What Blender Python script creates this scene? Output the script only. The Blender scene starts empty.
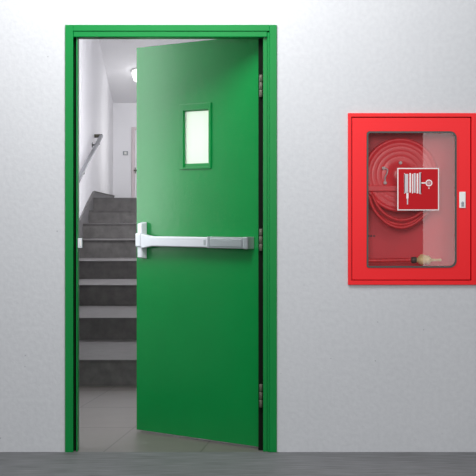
import bpy, bmesh, math
from mathutils import Vector, Matrix
PI = math.pi
SC = bpy.context.scene
COL = SC.collection
F, D, CX, HY, EYE, S = 1640.0, 8.2, 238.0, 212.0, 1.2, 0.005
SC.view_settings.view_transform = 'Standard'
SC.view_settings.look = 'None'

# ------------------------------------------------------------ measuring helpers (world: wall face y=0, floor z=0)
def wx(px): return (px - CX) * S
def wz(py): return (452 - py) * S
def at(px, py, y):
    d = D + y
    return Vector(((px - CX) * d / F, y, EYE + (HY - py) * d / F))

# ------------------------------------------------------------ materials
def new_mat(name):
    m = bpy.data.materials.new(name); m.use_nodes = True
    nt = m.node_tree; b = nt.nodes['Principled BSDF']
    return m, nt, b
def srgb(r, g, b):
    f = lambda c: (c/255/12.92) if c/255 <= .04045 else ((c/255+.055)/1.055)**2.4
    return (f(r), f(g), f(b), 1)
def mat(name, c, rough=.5, metal=0, var=.06, scale=6, bump=0, bscale=60, spec=.5, coat=0, stretch=(1,1,1), detail=4, emit=None):
    m, nt, b = new_mat(name)
    N = nt.nodes; L = nt.links
    tc = N.new('ShaderNodeTexCoord'); mp = N.new('ShaderNodeMapping'); mp.inputs['Scale'].default_value = stretch
    L.new(tc.outputs['Object'], mp.inputs['Vector'])
    n = N.new('ShaderNodeTexNoise'); n.inputs['Scale'].default_value = scale; n.inputs['Detail'].default_value = detail
    L.new(mp.outputs[0], n.inputs['Vector'])
    r = N.new('ShaderNodeValToRGB')
    lo = [max(0, x*(1-var)) for x in c[:3]]+[1]; hi = [min(1, x*(1+var)) for x in c[:3]]+[1]
    r.color_ramp.elements[0].position = .3; r.color_ramp.elements[1].position = .7
    r.color_ramp.elements[0].color = lo; r.color_ramp.elements[1].color = hi
    L.new(n.outputs['Fac'], r.inputs[0]); L.new(r.outputs[0], b.inputs['Base Color'])
    b.inputs['Roughness'].default_value = rough; b.inputs['Metallic'].default_value = metal
    b.inputs['Specular IOR Level'].default_value = spec; b.inputs['Coat Weight'].default_value = coat
    if bump:
        n2 = N.new('ShaderNodeTexNoise'); n2.inputs['Scale'].default_value = bscale; n2.inputs['Detail'].default_value = 3
        L.new(mp.outputs[0], n2.inputs['Vector'])
        bp = N.new('ShaderNodeBump'); bp.inputs['Strength'].default_value = bump; bp.inputs['Distance'].default_value = .01
        L.new(n2.outputs['Fac'], bp.inputs['Height']); L.new(bp.outputs[0], b.inputs['Normal'])
    if emit:
        b.inputs['Emission Color'].default_value = (1, 1, 1, 1); b.inputs['Emission Strength'].default_value = emit
    return m

def wall_mat():
    m, nt, b = new_mat('grey_plaster'); N = nt.nodes; L = nt.links
    tc = N.new('ShaderNodeTexCoord')
    n1 = N.new('ShaderNodeTexNoise'); n1.inputs['Scale'].default_value = 1.6; n1.inputs['Detail'].default_value = 8; n1.inputs['Roughness'].default_value = .6
    n2 = N.new('ShaderNodeTexNoise'); n2.inputs['Scale'].default_value = 45; n2.inputs['Detail'].default_value = 5
    v = N.new('ShaderNodeTexVoronoi'); v.inputs['Scale'].default_value = 10
    for n in (n1, n2, v): L.new(tc.outputs['Object'], n.inputs['Vector'])
    r1 = N.new('ShaderNodeValToRGB'); r1.color_ramp.elements[0].position = .3; r1.color_ramp.elements[1].position = .7
    r1.color_ramp.elements[0].color = (.58, .597, .622, 1); r1.color_ramp.elements[1].color = (.605, .62, .645, 1)
    r2 = N.new('ShaderNodeValToRGB'); r2.color_ramp.elements[0].position = .35; r2.color_ramp.elements[1].position = .65
    r2.color_ramp.elements[0].color = (.94, .94, .945, 1); r2.color_ramp.elements[1].color = (1, 1, 1, 1)
    r3 = N.new('ShaderNodeValToRGB'); r3.color_ramp.elements[0].position = .02; r3.color_ramp.elements[1].position = .042
    r3.color_ramp.elements[0].color = (.62, .62, .64, 1); r3.color_ramp.elements[1].color = (1, 1, 1, 1)
    L.new(n1.outputs['Fac'], r1.inputs[0]); L.new(n2.outputs['Fac'], r2.inputs[0]); L.new(v.outputs['Distance'], r3.inputs[0])
    def mul(a, c):
        x = N.new('ShaderNodeMix'); x.data_type = 'RGBA'; x.blend_type = 'MULTIPLY'; x.inputs[0].default_value = 1
        L.new(a, x.inputs[6]); L.new(c, x.inputs[7]); return x.outputs[2]
    L.new(mul(mul(r1.outputs[0], r2.outputs[0]), r3.outputs[0]), b.inputs['Base Color'])
    b.inputs['Roughness'].default_value = .55; b.inputs['Specular IOR Level'].default_value = .3
    bp = N.new('ShaderNodeBump'); bp.inputs['Strength'].default_value = .12; bp.inputs['Distance'].default_value = .01
    L.new(n2.outputs['Fac'], bp.inputs['Height']); L.new(bp.outputs[0], b.inputs['Normal'])
    return m

def tile_mat():
    m, nt, b = new_mat('stairwell_tiles'); N = nt.nodes; L = nt.links
    tc = N.new('ShaderNodeTexCoord'); sp = N.new('ShaderNodeSeparateXYZ'); L.new(tc.outputs['Object'], sp.inputs[0])
    def M(op, a, c=None):
        x = N.new('ShaderNodeMath'); x.operation = op
        for i, q in enumerate((a, c)):
            if q is None: continue
            if isinstance(q, (int, float)): x.inputs[i].default_value = q
            else: L.new(q, x.inputs[i])
        return x.outputs[0]
    u = M('DIVIDE', M('ADD', M('SUBTRACT', sp.outputs[0], M('MULTIPLY', sp.outputs[1], .101)), .6725+4.85), .485)
    v = M('DIVIDE', M('ADD', sp.outputs[1], 9.45-.93), .945)
    du = M('ABSOLUTE', M('SUBTRACT', M('FRACT', M('ADD', u, .5)), .5))
    dv = M('ABSOLUTE', M('SUBTRACT', M('FRACT', M('ADD', v, .5)), .5))
    g = M('MAXIMUM', M('LESS_THAN', du, .009), M('LESS_THAN', dv, .011))
    n = N.new('ShaderNodeTexNoise'); n.inputs['Scale'].default_value = 5; n.inputs['Detail'].default_value = 5
    L.new(tc.outputs['Object'], n.inputs['Vector'])
    r = N.new('ShaderNodeValToRGB'); r.color_ramp.elements[0].color = (.125, .113, .105, 1); r.color_ramp.elements[1].color = (.165, .15, .14, 1)
    L.new(n.outputs['Fac'], r.inputs[0])
    x = N.new('ShaderNodeMix'); x.data_type = 'RGBA'; L.new(g, x.inputs[0]); L.new(r.outputs[0], x.inputs[6]); x.inputs[7].default_value = (.085, .075, .07, 1)
    L.new(x.outputs[2], b.inputs['Base Color']); b.inputs['Roughness'].default_value = .45
    return m

def glass_mat(name, tint, refl=1.0):
    m = bpy.data.materials.new(name); m.use_nodes = True; nt = m.node_tree; N = nt.nodes; L = nt.links
    N.remove(N['Principled BSDF'])
    t = N.new('ShaderNodeBsdfTransparent'); t.inputs[0].default_value = tint
    g = N.new('ShaderNodeBsdfGlossy'); g.inputs['Roughness'].default_value = .0
    fr = N.new('ShaderNodeFresnel'); fr.inputs[0].default_value = 1.5
    mu = N.new('ShaderNodeMath'); mu.operation = 'MULTIPLY'; mu.inputs[1].default_value = refl; L.new(fr.outputs[0], mu.inputs[0])
    x = N.new('ShaderNodeMixShader'); L.new(mu.outputs[0], x.inputs[0]); L.new(t.outputs[0], x.inputs[1]); L.new(g.outputs[0], x.inputs[2])
    L.new(x.outputs[0], N['Material Output'].inputs[0])
    return m

MW = wall_mat()
MGREEN = mat('green_door_paint', (.0005, .225, .044, 1), .27, var=.03, bump=.06, bscale=38, spec=.42)
MFRAME = mat('green_frame_paint', (.0005, .215, .042, 1), .35, var=.03, bump=.02, bscale=60, spec=.18)
MBLACK = mat('gap_shade_black', (.004, .008, .004, 1), .8, spec=.1)  # near-black colour standing for the shade in the frame gaps
MSTEEL = mat('satin_steel', (.46, .49, .52, 1), .38, metal=.75, var=.03, stretch=(1, 1, 20))
MSILVER = mat('silver_paint', (.66, .67, .73, 1), .42, metal=.25, var=.02)
MCHROME = mat('chrome_rail', (.24, .25, .28, 1), .38, metal=.7, var=.02)
MHINGE = mat('hinge_steel', (.10, .095, .07, 1), .5, metal=.3, var=.1, scale=60)
MRED = mat('red_enamel', (.88, .012, .018, 1), .38, var=.02, spec=.25, scale=2)
MREDIN = mat('red_inner_enamel', (.88, .03, .05, 1), .45, var=.06, scale=5)
MREEL = mat('red_reel_enamel', (1, .04, .055, 1), .30, var=.03, spec=.5)
MHOSE = mat('red_hose_rubber', (.90, .025, .035, 1), .36, var=.15, scale=60)
MGASK = mat('grey_gasket', (.06, .075, .07, 1), .6)
MBRASS = mat('brass', (1, .80, .38, 1), .3, metal=.05, var=.05)
MDARK = mat('dark_plastic', (.03, .02, .015, 1), .5)
MWHITE = mat('white_plastic', (.85, .84, .82, 1), .4, var=.02)
MSGRED = mat('sign_red', (.50, .005, .011, 1), .6, spec=.2, var=.02)
MSGWH = mat('sign_white', (.85, .80, .80, 1), .5, var=.02)
MSGGR = mat('sign_grey', (.58, .55, .58, 1), .5, var=.02)
MGREY = mat('keyhole_grey', (.32, .34, .36, 1), .5)
MPLASTER = mat('white_plaster', (.90, .895, .92, 1), .7, var=.02, scale=2)
MSTEP = mat('dark_stone_riser', (.105, .10, .098, 1), .7, var=.25, scale=14, detail=9)
MTREAD = mat('grey_stone_tread', (.105, .10, .10, 1), .6, var=.15, scale=14, detail=9)
MSKIRT = mat('skirting_stone', (.16, .155, .16, 1), .6, var=.1, scale=14)
MFLOOR = mat('grey_streaked_screed', (.140, .143, .150, 1), .6, var=.42, scale=5, stretch=(1.1, 11, 1), detail=9)
MTILE = tile_mat()
MPINK = mat('pale_door_trim', (.70, .62, .64, 1), .5, var=.02)
MLAMP = mat('lit_opal_glass', (.9, .9, .9, 1), .3, emit=2.5)
MGLASS = glass_mat('cabinet_glass', (1, .98, .98, 1), 1.0)
MGLASS2 = glass_mat('vision_glass', (.93, 1, .95, 1), .6)
_n = MGLASS2.node_tree; _o = _n.nodes['Material Output']; _s = _o.inputs[0].links[0].from_socket
_t = _n.nodes.new('ShaderNodeBsdfTranslucent'); _t.inputs[0].default_value = (.92, 1, .94, 1)
_x = _n.nodes.new('ShaderNodeMixShader'); _x.inputs[0].default_value = .5
_n.links.new(_s, _x.inputs[1]); _n.links.new(_t.outputs[0], _x.inputs[2]); _n.links.new(_x.outputs[0], _o.inputs[0])

# ------------------------------------------------------------ mesh helpers
class MB:
    def __init__(s): s.bm = bmesh.new(); s.mats = []
    def mi(s, m):
        if m not in s.mats: s.mats.append(m)
        return s.mats.index(m)
    def box(s, x0, x1, y0, y1, z0, z1, m):
        k = s.mi(m); x0, x1 = sorted((x0, x1)); y0, y1 = sorted((y0, y1)); z0, z1 = sorted((z0, z1))
        v = [s.bm.verts.new(p) for p in ((x0,y0,z0),(x1,y0,z0),(x1,y1,z0),(x0,y1,z0),(x0,y0,z1),(x1,y0,z1),(x1,y1,z1),(x0,y1,z1))]
        for f in ((0,3,2,1),(4,5,6,7),(0,1,5,4),(1,2,6,5),(2,3,7,6),(3,0,4,7)):
            s.bm.faces.new([v[i] for i in f]).material_index = k
        return s
    def prism(s, pts, vec, m, smooth=False):
        """polygon pts (3D) extruded by vec"""
        k = s.mi(m); vec = Vector(vec)
        a = [s.bm.verts.new(p) for p in pts]; b = [s.bm.verts.new(Vector(p)+vec) for p in pts]
        s.bm.faces.new(a).material_index = k; s.bm.faces.new(b[::-1]).material_index = k
        n = len(pts)
        for i in range(n):
            f = s.bm.faces.new((a[i], b[i], b[(i+1) % n], a[(i+1) % n])); f.material_index = k; f.smooth = smooth
        return s
    def ring(s, outer, inner, vec, m):
        k = s.mi(m); vec = Vector(vec); n = len(outer)
        A = [[s.bm.verts.new(Vector(p)+w) for p in q] for w in (Vector((0,0,0)), vec) for q in (outer, inner)]
        o0, i0, o1, i1 = A
        for i in range(n):
            j = (i+1) % n
            for q in ((o0[i],o0[j],i0[j],i0[i]), (o1[j],o1[i],i1[i],i1[j]), (o0[j],o0[i],o1[i],o1[j]), (i0[i],i0[j],i1[j],i1[i])):
                s.bm.faces.new(q).material_index = k
        return s
    def tube(s, pts, r, m, seg=10, cap=True):
        k = s.mi(m); pts = [Vector(p) for p in pts]; rings = []; up = None
        rr = r if isinstance(r, (list, tuple)) else [r]*len(pts)
        for i, p in enumerate(pts):
            t = (pts[min(i+1, len(pts)-1)] - pts[max(i-1, 0)]).normalized()
            if up is None:
                up = Vector((0,0,1)) if abs(t.z) < .9 else Vector((0,1,0))
            sd = t.cross(up).normalized(); up = sd.cross(t).normalized()
            rings.append([s.bm.verts.new(p + (sd*math.cos(a)+up*math.sin(a))*rr[i]) for a in [2*PI*j/seg for j in range(seg)]])
        for a, b in zip(rings, rings[1:]):
            for j in range(seg):
                f = s.bm.faces.new((a[j], a[(j+1) % seg], b[(j+1) % seg], b[j])); f.material_index = k; f.smooth = True
        if cap:
            s.bm.faces.new(rings[0][::-1]).material_index = k; s.bm.faces.new(rings[-1]).material_index = k
        return s
    def lathe(s, prof, c, axis, m, seg=48):
        """prof: (r, h) ; axis 'y','z','x'"""
        k = s.mi(m); c = Vector(c); R = []
        for r, h in prof:
            row = []
            for j in range(seg):
                a = 2*PI*j/seg; u, w = r*math.cos(a), r*math.sin(a)
                p = {'y': (u, h, w), 'z': (u, w, h), 'x': (h, u, w)}[axis]
                row.append(s.bm.verts.new(c + Vector(p)))
            R.append(row)
        for a, b in zip(R, R[1:]):
            for j in range(seg):
                f = s.bm.faces.new((a[j], a[(j+1) % seg], b[(j+1) % seg], b[j])); f.material_index = k; f.smooth = True
        return s
    def build(s, name, parent=None, loc=(0,0,0), bevel=0, rotz=0, seg=2):
        bmesh.ops.recalc_face_normals(s.bm, faces=s.bm.faces[:])
        me = bpy.data.meshes.new(name); s.bm.to_mesh(me); s.bm.free()
        for m in s.mats: me.materials.append(m)
        o = bpy.data.objects.new(name, me); COL.objects.link(o); o.location = loc; o.rotation_euler = (0,0,rotz)
        if parent: o.parent = parent
        if bevel:
            b = o.modifiers.new('bevel', 'BEVEL'); b.width = bevel; b.segments = seg; b.limit_method = 'ANGLE'; b.harden_normals = False
        return o
def empty(name, label=None, cat=None, loc=(0,0,0), rotz=0, kind=None, parent=None):
    o = bpy.data.objects.new(name, None); COL.objects.link(o); o.location = loc; o.rotation_euler = (0,0,rotz)
    o.empty_display_size = .1
    return tag(o, label, cat, kind=kind)
def tag(o, label=None, cat=None, kind=None, group=None):
    if label: o['label'] = label
    if cat: o['category'] = cat
    if kind: o['kind'] = kind
    if group: o['group'] = group
    return o
def rrect(x0, x1, z0, z1, y, r, n=6):
    """rounded rectangle, r = (bl, br, tr, tl)"""
    P = []
    for cx, cz, a0, q in ((x0, z0, PI, r[0]), (x1, z0, 1.5*PI, r[1]), (x1, z1, 0, r[2]), (x0, z1, .5*PI, r[3])):
        ox = cx + (q if cx == x0 else -q); oz = cz + (q if cz == z0 else -q)
        for i in range(n+1):
            a = a0 + .5*PI*i/n
            P.append(Vector((ox + q*math.cos(a), y, oz + q*math.sin(a))))
    return P

# ------------------------------------------------------------ setting
BX0, BX1, BZ0, BZ1 = wx(350.5), wx(476.5), wz(282.5), wz(115.5)     # niche of the cabinet
OX0, OX1, OZ1 = wx(67.5), wx(275), wz(27)
WT = .26
b = MB()
xs = [-5, OX0, OX1, BX0, BX1, 5]; zs = [-.02, BZ0, BZ1, OZ1, 4.2]
for i in range(5):
    for j in range(4):
        if i == 1 and j < 3: continue
        if i == 3 and j == 1: continue
        b.box(xs[i], xs[i+1], 0, WT, zs[j], zs[j+1], MW)
bmesh.ops.remove_doubles(b.bm, verts=b.bm.verts[:], dist=1e-5)
dup = {}
for f in b.bm.faces:
    dup.setdefault(tuple(sorted(v.index for v in f.verts)), []).append(f)
b.bm.verts.index_update(); dup = {}
for f in b.bm.faces: dup.setdefault(tuple(sorted(v.index for v in f.verts)), []).append(f)
bmesh.ops.delete(b.bm, geom=[f for q in dup.values() if len(q) > 1 for f in q], context='FACES_ONLY')
tag(b.build('wall_front'), 'pale grey plaster wall around the green door frame and red cabinet', 'wall', 'structure')
tag(MB().box(-5, 5, -10, 0.0, -.1, 0, MFLOOR).build('floor'), 'grey streaked floor strip in front of the wall', 'floor', 'structure')
LX, RX, BY = -1.715, 1.25, 22.5 - D
tag(MB().box(LX-.1, RX+.1, 0.0, BY+.1, -.1, 0, MTILE).build('floor_stairwell'), 'grey tiled floor inside the doorway before the stairs', 'floor', 'structure')
tag(MB().box(LX-.12, LX, WT, BY+.12, 0, 3.7, MPLASTER).build('wall_left'), 'white stairwell wall carrying the steel handrail', 'wall', 'structure')
tag(MB().box(RX, RX+.12, WT, BY+.12, 0, 3.7, MPLASTER).build('wall_right'), 'white stairwell wall hidden behind the open door', 'wall', 'structure')
tag(MB().box(LX, RX, BY, BY+.12, 0, 3.0, MPLASTER).build('wall_back'), 'white wall at the head of the stairs', 'wall', 'structure')
CZ = EYE + 2.2; yk = 20.0 - D; zb = EYE + 109*22.5/F
tag(MB().prism([(LX, WT, CZ), (LX, yk, CZ), (LX, BY, zb), (LX, BY, zb+.12), (LX, yk, CZ+.12), (LX, WT, CZ+.12)], (RX-LX, 0, 0), MPLASTER).build('ceiling'),
    'pale stairwell ceiling sloping down above the stairs', 'ceiling', 'structure')

# ------------------------------------------------------------ door frame
fr = empty('trim_1', 'green steel door frame set in the grey wall, its gaps filled with dark strips for shade', 'door frame', loc=(wx(171), 0, 0), kind='structure')
def fbuild(b, name, bev=.0015):
    for v in b.bm.verts: v.co.x -= wx(171)
    return b.build(name, fr, bevel=bev)
ft, fz = -.012, wz(25)
# left jamb
b = MB(); b.box(wx(65.3), wx(73.3), ft, .13, 0, wz(25), MFRAME)
fbuild(b, 'jamb')
b = MB(); b.box(wx(75.9), wx(77.2), .012, .10, 0, wz(34), MFRAME); fbuild(b, 'door_stop')
b = MB(); b.box(wx(73.3), wx(75.9), .05, .10, 0, wz(34), MBLACK); fbuild(b, 'gap_shade_strip', 0)  # dark strip put in for the shade of the groove
# right jamb
b = MB(); b.box(wx(269.3), wx(276.8), ft, .13, 0, wz(25), MFRAME)
b.box(wx(267.3), wx(269.5), ft+.008, .13, 0, wz(32), MFRAME); fbuild(b, 'jamb', .003)
b = MB(); b.box(wx(263.2), wx(267.3), .012, .10, 0, wz(34), MFRAME); fbuild(b, 'door_stop')
b = MB(); b.box(wx(258.6), wx(263.2), .055, .088, .0, wz(37), MBLACK); fbuild(b, 'gap_shade_strip', 0)  # dark strip in place of shade between door edge and jamb
# head
b = MB(); b.box(wx(73.3), wx(269.3), ft, .10, wz(31.2), wz(25), MFRAME); fbuild(b, 'head')
b = MB(); b.box(wx(73.3), wx(267.3), -.007, .095, wz(37.2), wz(31.2), MFRAME); fbuild(b, 'head_stop', .004)
b = MB(); b.box(wx(77.6), wx(81.8), .006, .04, wz(248), wz(238.2), MSILVER)
b.box(wx(79.5), wx(81.2), .003, .006, wz(246), wz(240), MWHITE); fbuild(b, 'strike_box')

# ------------------------------------------------------------ door leaf
hinge = Vector((.1063, .10, 0)); d2 = 8.967; free = Vector(((136.5-CX)*d2/F, d2-D, 0))
uv = (free - hinge); W = uv.length; uv.normalize(); th = math.atan2(uv.y, -uv.x)
cth, sth = math.cos(th), math.sin(th)
def dl(px, py, off=0):
    """local door coordinates (x, z) of a point of the photo lying off in front of the leaf's face"""
    k = (px-CX)/F; hx = hinge.x - off*sth; hd = D + hinge.y - off*cth
    s_ = (hx - k*hd)/(cth + k*sth); d = hd + s_*sth
    return -s_, EYE + (HY-py)*d/F
door = empty('door_1', 'green steel fire door standing open into the stairwell, with panic bar and small window', 'door', loc=hinge, rotz=-th, kind='structure')
DZ0, DZ1, DT = .0107, 2.098, .045
vx0, vz1 = dl(184.2, 110.8); vx1, vz0 = dl(209.2, 166.6)
b = MB()
xs = [-W, vx0, vx1, 0]; zs = [DZ0, vz0, vz1, DZ1]
for i in range(3):
    for j in range(3):
        if i == 1 and j == 1: continue
        b.box(xs[i], xs[i+1], 0, DT, zs[j], zs[j+1], MGREEN)
bmesh.ops.remove_doubles(b.bm, verts=b.bm.verts[:], dist=1e-5)
b.bm.verts.index_update(); dup = {}
for f in b.bm.faces: dup.setdefault(tuple(sorted(v.index for v in f.verts)), []).append(f)
bmesh.ops.delete(b.bm, geom=[f for q in dup.values() if len(q) > 1 for f in q], context='FACES_ONLY')
bmesh.ops.dissolve_limit(b.bm, angle_limit=.01, verts=b.bm.verts[:], edges=b.bm.edges[:])
b.build('leaf', door, bevel=.0015)
# vision panel
fx0, fz1 = dl(179.8, 104.5); fx1, fz0 = dl(211.5, 168.6)
vp = empty('vision_panel'); vp.parent = door; vp.location = (0, 0, 0)
R4 = (.004,)*4
MB().ring(rrect(fx0, fx1, fz0, fz1, -.007, R4), rrect(vx0, vx1, vz0, vz1, -.007, (.001,)*4), (0, .0065, 0), MGREEN).build('bead', vp, bevel=.003)
MB().box(vx0+.0005, vx1-.0005,    .005, .010, vz0+.0005, vz1-.0005, MGLASS2).build('glass_pane', vp)
b = MB(); _, zg = dl(190, 163.6)
b.box(vx0+.0005, vx1-.0005, .001, .0045, vz0+.0005, zg, MGREEN); b.box(vx0+.0005, vx1-.0005, .001, .0045, vz1-.006, vz1-.0005, MGREEN)
b.build('glazing_strip', vp)
# panic bar
OFF = .05
pb = empty('panic_bar'); pb.parent = door
ax0, az1 = dl(136.9, 221.9, .035); ax1, az0 = dl(142.3, 258.8, .035)
bx1_, bz1 = dl(247.6, 237.4, OFF); _, bz0 = dl(253, 249.0, OFF)
cz = (bz0+bz1)/2; hz = (bz1-bz0)/2
_, h0 = dl(141, 247.6, OFF); _, h1 = dl(141, 232.6, OFF)
b = MB()
# tapered vertical head
def taper(b, x0, x1, z0, z1, y0, y1, tz0, tz1, m):
    k = b.mi(m)
    v = [b.bm.verts.new(p) for p in ((x0,y1,z0),(x1,y1,z0),(x1,y1,z1),(x0,y1,z1),(x0+.004,y0,z0+tz0),(x1-.004,y0,z0+tz0),(x1-.004,y0,z1-tz1),(x0+.004,y0,z1-tz1))]
    for f in ((3,2,1,0),(4,5,6,7),(0,1,5,4),(1,2,6,5),(2,3,7,6),(3,0,4,7)): b.bm.faces.new([v[i] for i in f]).material_index = k
taper(b, ax0, ax1, az0, az1, -.036, -.0005, .006, .01, MSILVER)
b.build('end_head', pb, bevel=.004)
b = MB(); taper(b, ax0-.006, ax1+.001, h0, h1, -.046, -.0005, .004, .004, MSILVER); b.build('latch_case', pb, bevel=.005)
# neck flaring into the bar
jx, _ = dl(150, 240, OFF); mx, _ = dl(208.5, 240, OFF); ex, _ = dl(243, 240, OFF)
b = MB(); k = b.mi(MSILVER)
b.prism([(ax1-.004, -.044, cz-hz-.010), (jx, -.044, cz-hz+.002), (jx, -.044, cz+hz-.002), (ax1-.004, -.044, cz+hz+.010)], (0, .03, 0), MSILVER)
b.build('neck', pb, bevel=.003)
MB().box(jx-.002, mx, -.052, -.010, cz-hz+.002, cz+hz-.002, MSILVER).build('push_bar', pb, bevel=.006, seg=3)
b = MB(); b.box(mx, ex, -.050, -.008, cz-hz, cz+hz, MSTEEL)
b.box(mx+.012, ex-.01, -.0535, -.049, cz-hz*.72, cz+hz*.72, MSTEEL); b.build('rail_cover', pb, bevel=.003)
b = MB(); b.box(mx-.035, mx-.018, -.0535, -.05, cz-hz*.5, cz+hz*.5, MSTEEL)
b.box(mx-.006, mx+.003, -.0545, -.02, cz-hz-.001, cz+hz+.001, MSTEEL); b.build('joint_collar', pb, bevel=.0015)
b = MB(); b.box(ex+.002, bx1_, -.053, -.0005, cz-hz-.002, cz+hz+.002, MSTEEL); b.build('end_cap', pb, bevel=.004)
b = MB(); b.box(-W+.07, -.12, -.012, -.0005, cz-hz*.7, cz+hz*.7, MSTEEL); b.build('backplate', pb)
# hinges
for (y0, y1) in ((74.5, 97), (228.5, 251), (384, 407.5)):
    a = at(261, y1, .044); c = at(261, y0, .044); z0, z1 = a.z, c.z; n = 3; b = MB()
    for i in range(n):
        q0 = z0+(z1-z0)*i/n; q1 = z0+(z1-z0)*(i+1)/n - .001
        b.lathe([(0, q0), (.0065, q0), (.0085, q0+.002), (.0085, q1-.002), (.0065, q1), (0, q1)], (0, 0, 0), 'z', MHINGE, 16)
    o = b.build('hinge', fr); o.location = (a.x - wx(171), .044, 0)

# ------------------------------------------------------------ staircase
st = empty('staircase', 'dark grey stone staircase with pale treads seen through the open green door', 'staircase', loc=(0, 11.31-D, 0))
tops = [359.8, 317.8, 285, 260.8, 239.8, 223.6, 210.4, 197.8]
bases = [386, 340, 305.6, 279, 258]
d = 11.31; zt = 0; steps = []
for k in range(8):
    if k == 0: d = EYE*F/(386-HY)
    elif k < 5: d = (EYE-zt)*F/(bases[k]-HY)
    else: d = d + (.85, .7, .6)[k-5]
    zt2 = EYE - (tops[k]-HY)*d/F
    steps.append((d-D, zt, zt2)); zt = zt2
y_o = st.location.y
for k, (y, z0, z1) in enumerate(steps):
    yn = steps[k+1][0] if k < 7 else BY - .001
    b = MB(); b.box(LX+.021, RX-.001, y+.008-y_o, yn+.018-y_o if k < 7 else yn-y_o, z0+.0005 if k else .0005, z1-.011, MSTEP)
    b.box(LX+.021, RX-.001, y-y_o, yn+.018-y_o if k < 7 else yn-y_o, z1-.011, z1, MTREAD)
    o = b.build('step', st)
# skirting along the left wall
def sk(y): return y - y_o
P = [(sk(.3), 0), (sk(steps[0][0]-.5), 0)]
up = [(sk(.3), .09), (sk(steps[0][0]-.35), .09)]
for k in range(1, 7):
    up.append((sk(steps[k][0]), steps[k][2]+.10))
yp = at(93, 191, 0); dpk = 19.35
up.append((sk(dpk-D), EYE+20.6*dpk/F)); up.append((sk(BY-.002), EYE+(.165+.055)))
lo = [(sk(.3), 0.001), (sk(BY-.002), .001)]
poly = [(LX+.001, y, z) for y, z in [lo[0], lo[1]] + up[::-1]]
MB().prism(poly, (.019, 0, 0), MSKIRT).build('skirting', st)

MB().tube([Vector((LX+.02, y, z)) for y, z in up], .007, MTREAD, 6).build('skirting_edge', st)
# ------------------------------------------------------------ handrail
X = LX + .085
def rail_pt(px, py): dd = X*F/(px-CX); return Vector((X, dd-D, EYE+(HY-py)*dd/F))
r1 = rail_pt(101, 136.5); r0 = rail_pt(79, 178.5); dr = (r0-r1).normalized()
hr = empty('handrail', 'round steel handrail rising along the white stairwell wall', 'handrail', loc=r1)
rend = r0 + dr*3.0
MB().tube([r1-r1, rend-r1], .024, MCHROME, 16).build('rail', hr)
for t in (.25, 2.2, 4.2):
    p = dr*t
    b = MB(); b.tube([p+Vector((0, 0, -.02)), p+Vector((0, 0, -.05)), p+Vector((-.03, 0, -.06)), p+Vector((-.083, 0, -.06))], .009, MGASK, 8)
    b.lathe([(0, .0), (.03, .0), (.03, .006), (0, .006)], p+Vector((-.0845, 0, -.06)), 'x', MGASK, 16)
    b.build('bracket', hr)
b = MB(); b.tube([Vector((0, 0, 0)), Vector((0, .05, .01)), Vector((-.05, .07, .01)), Vector((-.083, .07, .01))], .022, MHINGE, 12); b.build('end_return', hr)

# ------------------------------------------------------------ far door, switch, ceiling lamp
p = at(131.6, 127, BY); p2 = at(172, 127, BY); zl = steps[7][2]
d2e = empty('door_2', 'pale interior door at the top of the stairs', 'door', loc=(0, BY-.002, zl), kind='structure')
H2 = p.z - zl
b = MB(); b.box(p.x, p.x+.045, -.03, 0, 0, H2, MPINK); b.box(p.x+.045, p2.x-.045, -.03, 0, H2-.045, H2, MPINK); b.box(p2.x-.045, p2.x, -.03, 0, 0, H2, MPINK)
b.build('frame', d2e, bevel=.004)
MB().box(p.x+.046, p2.x-.046, -.02, 0, .005, H2-.047, MPLASTER).build('leaf', d2e)
q = at(134.5, 170.5, BY); b = MB()
b.tube([(q.x, -.02, q.z-zl), (q.x, -.06, q.z-zl), (q.x+.09, -.06, q.z-zl)], .011, MHINGE, 10)
b.box(q.x-.018, q.x+.018, -.026, -.02, q.z-zl-.04, q.z-zl+.04, MHINGE); b.build('handle', d2e)
q = at(125.5, 153.2, BY)
sw = empty('light_switch', 'small grey light switch on the white wall beside the far door', 'switch', loc=(q.x, BY, q.z))
MB().box(-.035, .035, -.012, -.001, -.028, .028, MGREY).build('plate', sw, bevel=.003)
MB().box(-.016, .016, -.018, -.0125, -.018, .018, MWHITE).build('rocker', sw, bevel=.002)
dl_ = 21.3; zc = CZ + (zb-CZ)*(dl_-20.0)/2.5; q = at(143.2, 0, dl_-D)
sl = math.atan2(zb-CZ, 2.5)
cl = empty('ceiling_light', 'glowing round ceiling lamp on the sloping stairwell ceiling beside the door edge', 'lamp', loc=(q.x, dl_-D, zc-.004))
cl.rotation_euler = (sl, 0, 0)
MB().lathe([(0, 0), (.155, 0), (.155, -.02), (.10, -.02), (0, -.02)], (0, 0, 0), 'z', MWHITE, 32).build('base', cl)
MB().lathe([(.145, -.021), (.142, -.06), (.12, -.12), (.07, -.155), (0, -.165)], (0, 0, 0), 'z', MLAMP, 32).build('dome', cl)

# ------------------------------------------------------------ hose reel cabinet
ox, oz = wx(412), wz(284.7)
cb = empty('hose_reel_cabinet', 'red metal hose reel cabinet with a glazed door, set into the grey wall', 'cabinet', loc=(ox, 0, oz))
def lx(px): return wx(px) - ox
def lz(py): return wz(py) - oz
CD = .20
b = MB()
x0, x1, z0, z1 = lx(351), lx(476), lz(282), lz(116); t = .003
b.box(x0, x1, CD-t, CD, z0, z1, MREDIN)
b.box(x0, x0+t, .0, CD-t, z0, z1, MREDIN); b.box(x1-t, x1, .0, CD-t, z0, z1, MREDIN)
b.box(x0+t, x1-t, .0, CD-t, z0, z0+t, MREDIN); b.box(x0+t, x1-t, .0, CD-t, z1-t, z1, MREDIN)
b.build('box', cb)
Z0 = (.002,)*4
MB().ring(rrect(lx(347.8), lx(478), lz(284.8), lz(113.2), -.012, Z0), rrect(lx(351.2), lx(470.9+.2), lz(280.5), lz(117), -.012, (.001,)*4), (0, .0115, 0), MRED).build('surround', cb, bevel=.002)
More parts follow.
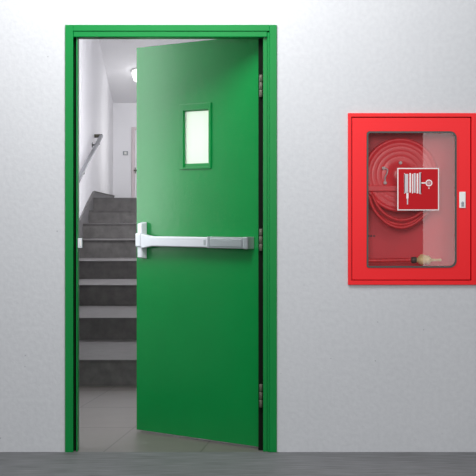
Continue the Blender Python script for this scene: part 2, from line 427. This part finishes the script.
# inner fixing dots
b = MB()
for px, w in ((372, .6), (374.4, .9), (377.3, .7)): b.box(lx(px-w), lx(px+w), CD-t-.002, CD-t, lz(237.4), lz(235.8), MDARK)
b.build('stencil_mark', cb)
dr_ = empty('door'); dr_.parent = cb; dr_.location = (0, -.002, 0)
n = 6
WO = rrect(lx(366.6), lx(456.4), lz(267.6), lz(131.4), -.006, (.008, .035, .032, .014), n)
WI = rrect(lx(368.2), lx(454.9), lz(266.0), lz(133.0), -.006, (.006, .030, .027, .010), n)
OR = rrect(lx(352), lx(470.2), lz(279.6), lz(117.8), -.006, Z0, n)
MB().ring(OR, WO, (0, .018, 0), MRED).build('leaf', dr_, bevel=.0018)
G = [p + Vector((0, -.003, 0)) for p in WO]; GI = [p + Vector((0, -.003, 0)) for p in WI]
MB().ring(G, GI, (0, .016, 0), MGASK).build('gasket', dr_)
k = MB(); k.prism([p + Vector((0, .003, 0)) for p in WI], (0, .004, 0), MGLASS); k.build('glass_pane', dr_)
# lock plate
b = MB(); b.box(lx(459), lx(465.3), -.011, -.0065, lz(208), lz(191.8), MWHITE)
o = b.build('lock_plate', dr_, bevel=.002)
b = MB(); b.lathe([(0, -.0135), (.0055, -.0135), (.0075, -.011)], (lx(462.3), 0, lz(203)), 'y', MGREY, 20)
b.box(lx(461.0), lx(463.6), -.0128, -.011, lz(206.6), lz(204.2), MGREY); b.build('keyhole', o)
# pictogram sign on the glass
sx0, sx1, sz0, sz1 = lx(397.2), lx(438.8), lz(210.4), lz(168.0)
b = MB(); b.box(sx0, sx1, -.0075, -.0035, sz0, sz1, MSGWH); e = .0052
b.box(sx0+e, sx1-e, -.0083, -.0074, sz0+e, sz1-e, MSGRED)
def gb(x0, x1, y0, y1, m=MSGWH): b.box(lx(x0), lx(x1), -.0091, -.0082, lz(y1), lz(y0), m)
gb(404.0, 408.0, 174, 193, MSGGR); gb(403.9, 404.6, 173.2, 193.6)
gb(409.2, 410.8, 173.2, 192.6); gb(411.8, 412.8, 174, 193.4); gb(413.4, 415.4, 173.2, 192.8, MSGGR)
gb(416.4, 418.0, 173.6, 193.4); gb(418.8, 421.0, 172.6, 193.8, MSGGR); gb(420.4, 421.0, 172.2, 194.2)
gb(406.2, 408.2, 192.6, 198.5); gb(406.7, 407.9, 198.5, 204.5, MSGGR)
gb(421.0, 425.6, 182.4, 183.6)
b.ring([Vector((lx(428.7)+.0168*math.cos(a), -.0091, lz(183)+.0168*math.sin(a))) for a in [2*PI*i/28 for i in range(28)]],
       [Vector((lx(428.7)+.0115*math.cos(a), -.0091, lz(183)+.0115*math.sin(a))) for a in [2*PI*i/28 for i in range(28)]], (0, .001, 0), MSGWH)
b.ring([Vector((lx(428.7)+.0075*math.cos(a), -.0091, lz(183)+.0075*math.sin(a))) for a in [2*PI*i/20 for i in range(20)]],
       [Vector((lx(428.7)+.004*math.cos(a), -.0091, lz(183)+.004*math.sin(a))) for a in [2*PI*i/20 for i in range(20)]], (0, .001, 0), MSGGR)
gb(428.2, 429.2, 187.4, 188.8)
b.build('pictogram_sign', dr_)

# ------------------------------------------------------------ hose reel
rc = at(400.2, 175.0, .07)
hr2 = empty('fire_hose_reel', 'red hose reel drum with coiled red hose behind the cabinet glass', 'hose reel', loc=(rc.x, 0, rc.z))
RR = .187
prof = [(RR-.012, .014), (RR-.003, .009), (RR, .003), (RR-.003, -.003), (RR-.010, -.005), (RR-.016, -.003), (RR-.021, .002), (RR-.028, .003),
        (.150, .001), (.146, .003), (.142, .003), (.125, -.001), (.121, .001), (.117, .001), (.100, -.003), (.096, -.001), (.092, -.001), (.075, -.005), (.050, -.009), (.046, -.015), (.028, -.018), (.0, -.018)]
MB().lathe(prof, (0, .058, 0), 'y', MREEL, 96).build('front_flange', hr2)
MB().lathe([(.0, .0), (RR-.01, .0), (RR, .004), (RR, .008), (RR-.01, .010), (0, .010)], (0, .145, 0), 'y', MREEL, 96).build('rear_flange', hr2)
MB().lathe([(.08, .0), (.08, .068)], (0, .076, 0), 'y', MREEL, 48).build('drum', hr2)
b = MB(); P = []
for i in range(5*48+1):
    a = 2*PI*i/48; P.append(Vector((.158*math.cos(a), .088 + .052*i/(5*48), .158*math.sin(a))))
b.tube(P, .011, MHOSE, 8); b.build('hose_coil', hr2)
def droop(pts, y, r):
    Q = [at(px, py, y) - Vector((rc.x, 0, rc.z)) for px, py in pts]; out = []
    for i in range(len(Q)-1):
        p0, p1, p2, p3 = Q[max(i-1, 0)], Q[i], Q[i+1], Q[min(i+2, len(Q)-1)]
        for j in range(8):
            t = j/8; out.append(.5*((2*p1)+(-p0+p2)*t+(2*p0-5*p1+4*p2-p3)*t*t+(-p0+3*p1-3*p2+p3)*t**3))
    out.append(Q[-1]); return out
b = MB()
b.tube(droop([(369, 196), (375, 211), (387, 223), (401, 227.5), (415, 223), (427, 212), (434, 198)], .055, .008), .0085, MHOSE, 10)
b.tube(droop([(372, 194), (379, 208), (390, 217), (402, 220), (414, 217), (425, 208), (432, 194)], .048, .008), .0085, MHOSE, 10)
b.tube(droop([(368, 188), (370, 203), (380, 216), (394, 223.5), (408, 223.5), (420, 217), (431, 205), (436, 190)], .075, .008), .0085, MHOSE, 10)
b.build('hanging_hose', hr2)
b = MB(); p = at(356, 188, .045) - Vector((rc.x, 0, rc.z)); q = at(398, 188, .045) - Vector((rc.x, 0, rc.z))
b.box(p.x, q.x, .036, .046, p.z-.016, p.z+.012, MREEL); b.build('swing_arm', hr2, bevel=.003)
for px, py in ((383.5, 168.2), (400.5, 162.8), (385, 182.8)):
    p = at(px, py, .05) - Vector((rc.x, 0, rc.z))
    MB().lathe([(0, -.010), (.005, -.0095), (.0085, -.006), (.0095, 0), (.0095, .016)], (p.x, .046, p.z), 'y', MWHITE, 16).build('bolt', hr2)
b = MB(); b.tube(droop([(384, 167.5), (387.3, 169.5), (387.2, 173), (385.4, 177), (385.2, 182)], .040, .003), .0035, MPINK, 8); b.build('crank_hook', hr2)
b = MB(); b.tube(droop([(357, 226), (356, 240), (357, 254), (363, 260), (375, 260.6), (395, 260.2), (411, 260)], .065, .01), .0105, MHOSE, 12); b.build('hose_tail', hr2)
nz = empty('nozzle'); nz.parent = hr2; c0 = at(411, 260, .065) - Vector((rc.x, 0, rc.z)); nz.location = c0
U = S*(D+.065)/D
MB().lathe([(0, 0), (.012, 0), (.016, .004), (.016, .026), (.012, .028), (0, .028)], (0, 0, 0), 'x', MHINGE, 24).build('collar', nz)
MB().lathe([(0, .028), (.011, .028), (.013, .034), (.021, .040), (.0255, .052), (.0245, .066), (.016, .074), (.023, .080), (.022, .092), (.012, .100), (.0075, .106), (.006, .125), (.007, .150), (.004, .153), (0, .153)], (0, 0, 0), 'x', MBRASS, 28).build('brass_body', nz)
b = MB(); b.box(.046, .062, -.006, .006, .018, .027, MBRASS); b.tube([(.054, 0, .024), (.075, -.012, .018), (.098, -.022, .006)], .0055, MBRASS, 8); b.build('valve_lever', nz, bevel=.001)

# ------------------------------------------------------------ lights
def area(name, loc, look, size, power, col=(1,1,1), sy=None, spread=180):
    l = bpy.data.lights.new(name, 'AREA'); l.energy = power; l.color = col
    l.shape = 'RECTANGLE' if sy else 'SQUARE'; l.size = size; l.spread = math.radians(spread)
    if sy: l.size_y = sy
    o = bpy.data.objects.new(name, l); COL.objects.link(o); o.location = loc
    o.rotation_euler = (Vector(look)-Vector(loc)).to_track_quat('-Z', 'Y').to_euler()
    return o
area('key_light', (-.45, -1.45, 3.3), (-.40, .0, 2.1), 1.0, 70, (1, .99, .985))
area('room_light', (1.7, -5.0, 3.2), (.7, 0, 1.5), 2.5, 46, (1, .99, .98))
area('front_fill', (-.3, -7.2, 2.2), (.6, 0, 1.2), 1.2, 90, (1, .99, .98))  # added fill from near the camera, lifts the cabinet interior
# unseen light panel added for the pale reflection in the cabinet glass
area('glass_reflection_light', (1.94+.5, -9, 1.35), (1.94+.5, 0, 1.35), 1.0, 16, (1, 1, 1), sy=2.2)
area('stairwell_light', (-.2, 8.2, 3.3), (-.3, 9.6, 0), 1.4, 140, (.97, .97, 1))
sl_ = area('door_sheen_fill', (-1.62, 1.08, 1.95), (0, 1.05, 1.95), 1.9, 27, (.95, 1, 1), sy=.9)  # added out of view to give the door its pale sheen
sl_.rotation_euler = Matrix(((0, 0, -1), (0, 1, 0), (1, 0, 0))).to_euler()
area('stair_foot_fill', (.3, 4.5, 3.3), (-.4, 4.0, 0), 1.2, 24, (1, .98, .96))  # unseen back light, added to brighten the space behind the door
pl = bpy.data.lights.new('ceiling_lamp_light', 'POINT'); pl.energy = 14; pl.shadow_soft_size = .12
po = bpy.data.objects.new('ceiling_lamp_light', pl); COL.objects.link(po); po.location = (cl.location.x+.35, cl.location.y-.3, cl.location.z-1.0)
area('vision_pane_fill', (.95, 2.5, 1.9), (-.2, .45, 1.58), .3, 2.6, (1, .99, .90), spread=40)  # no real lamp, added behind the door to brighten its small pane
w = bpy.data.worlds.new('World'); SC.world = w; w.use_nodes = True
w.node_tree.nodes['Background'].inputs[0].default_value = (.90, .94, 1, 1)
w.node_tree.nodes['Background'].inputs[1].default_value = .22

# ------------------------------------------------------------ camera
cd = bpy.data.cameras.new('camera'); cam = bpy.data.objects.new('camera', cd); COL.objects.link(cam)
cd.sensor_width = 36; cd.lens = F/476*36; cd.shift_y = -(238-HY)/476; cd.clip_end = 100
cam.location = (0, -D, EYE); cam.rotation_euler = (PI/2, 0, 0)
SC.camera = cam
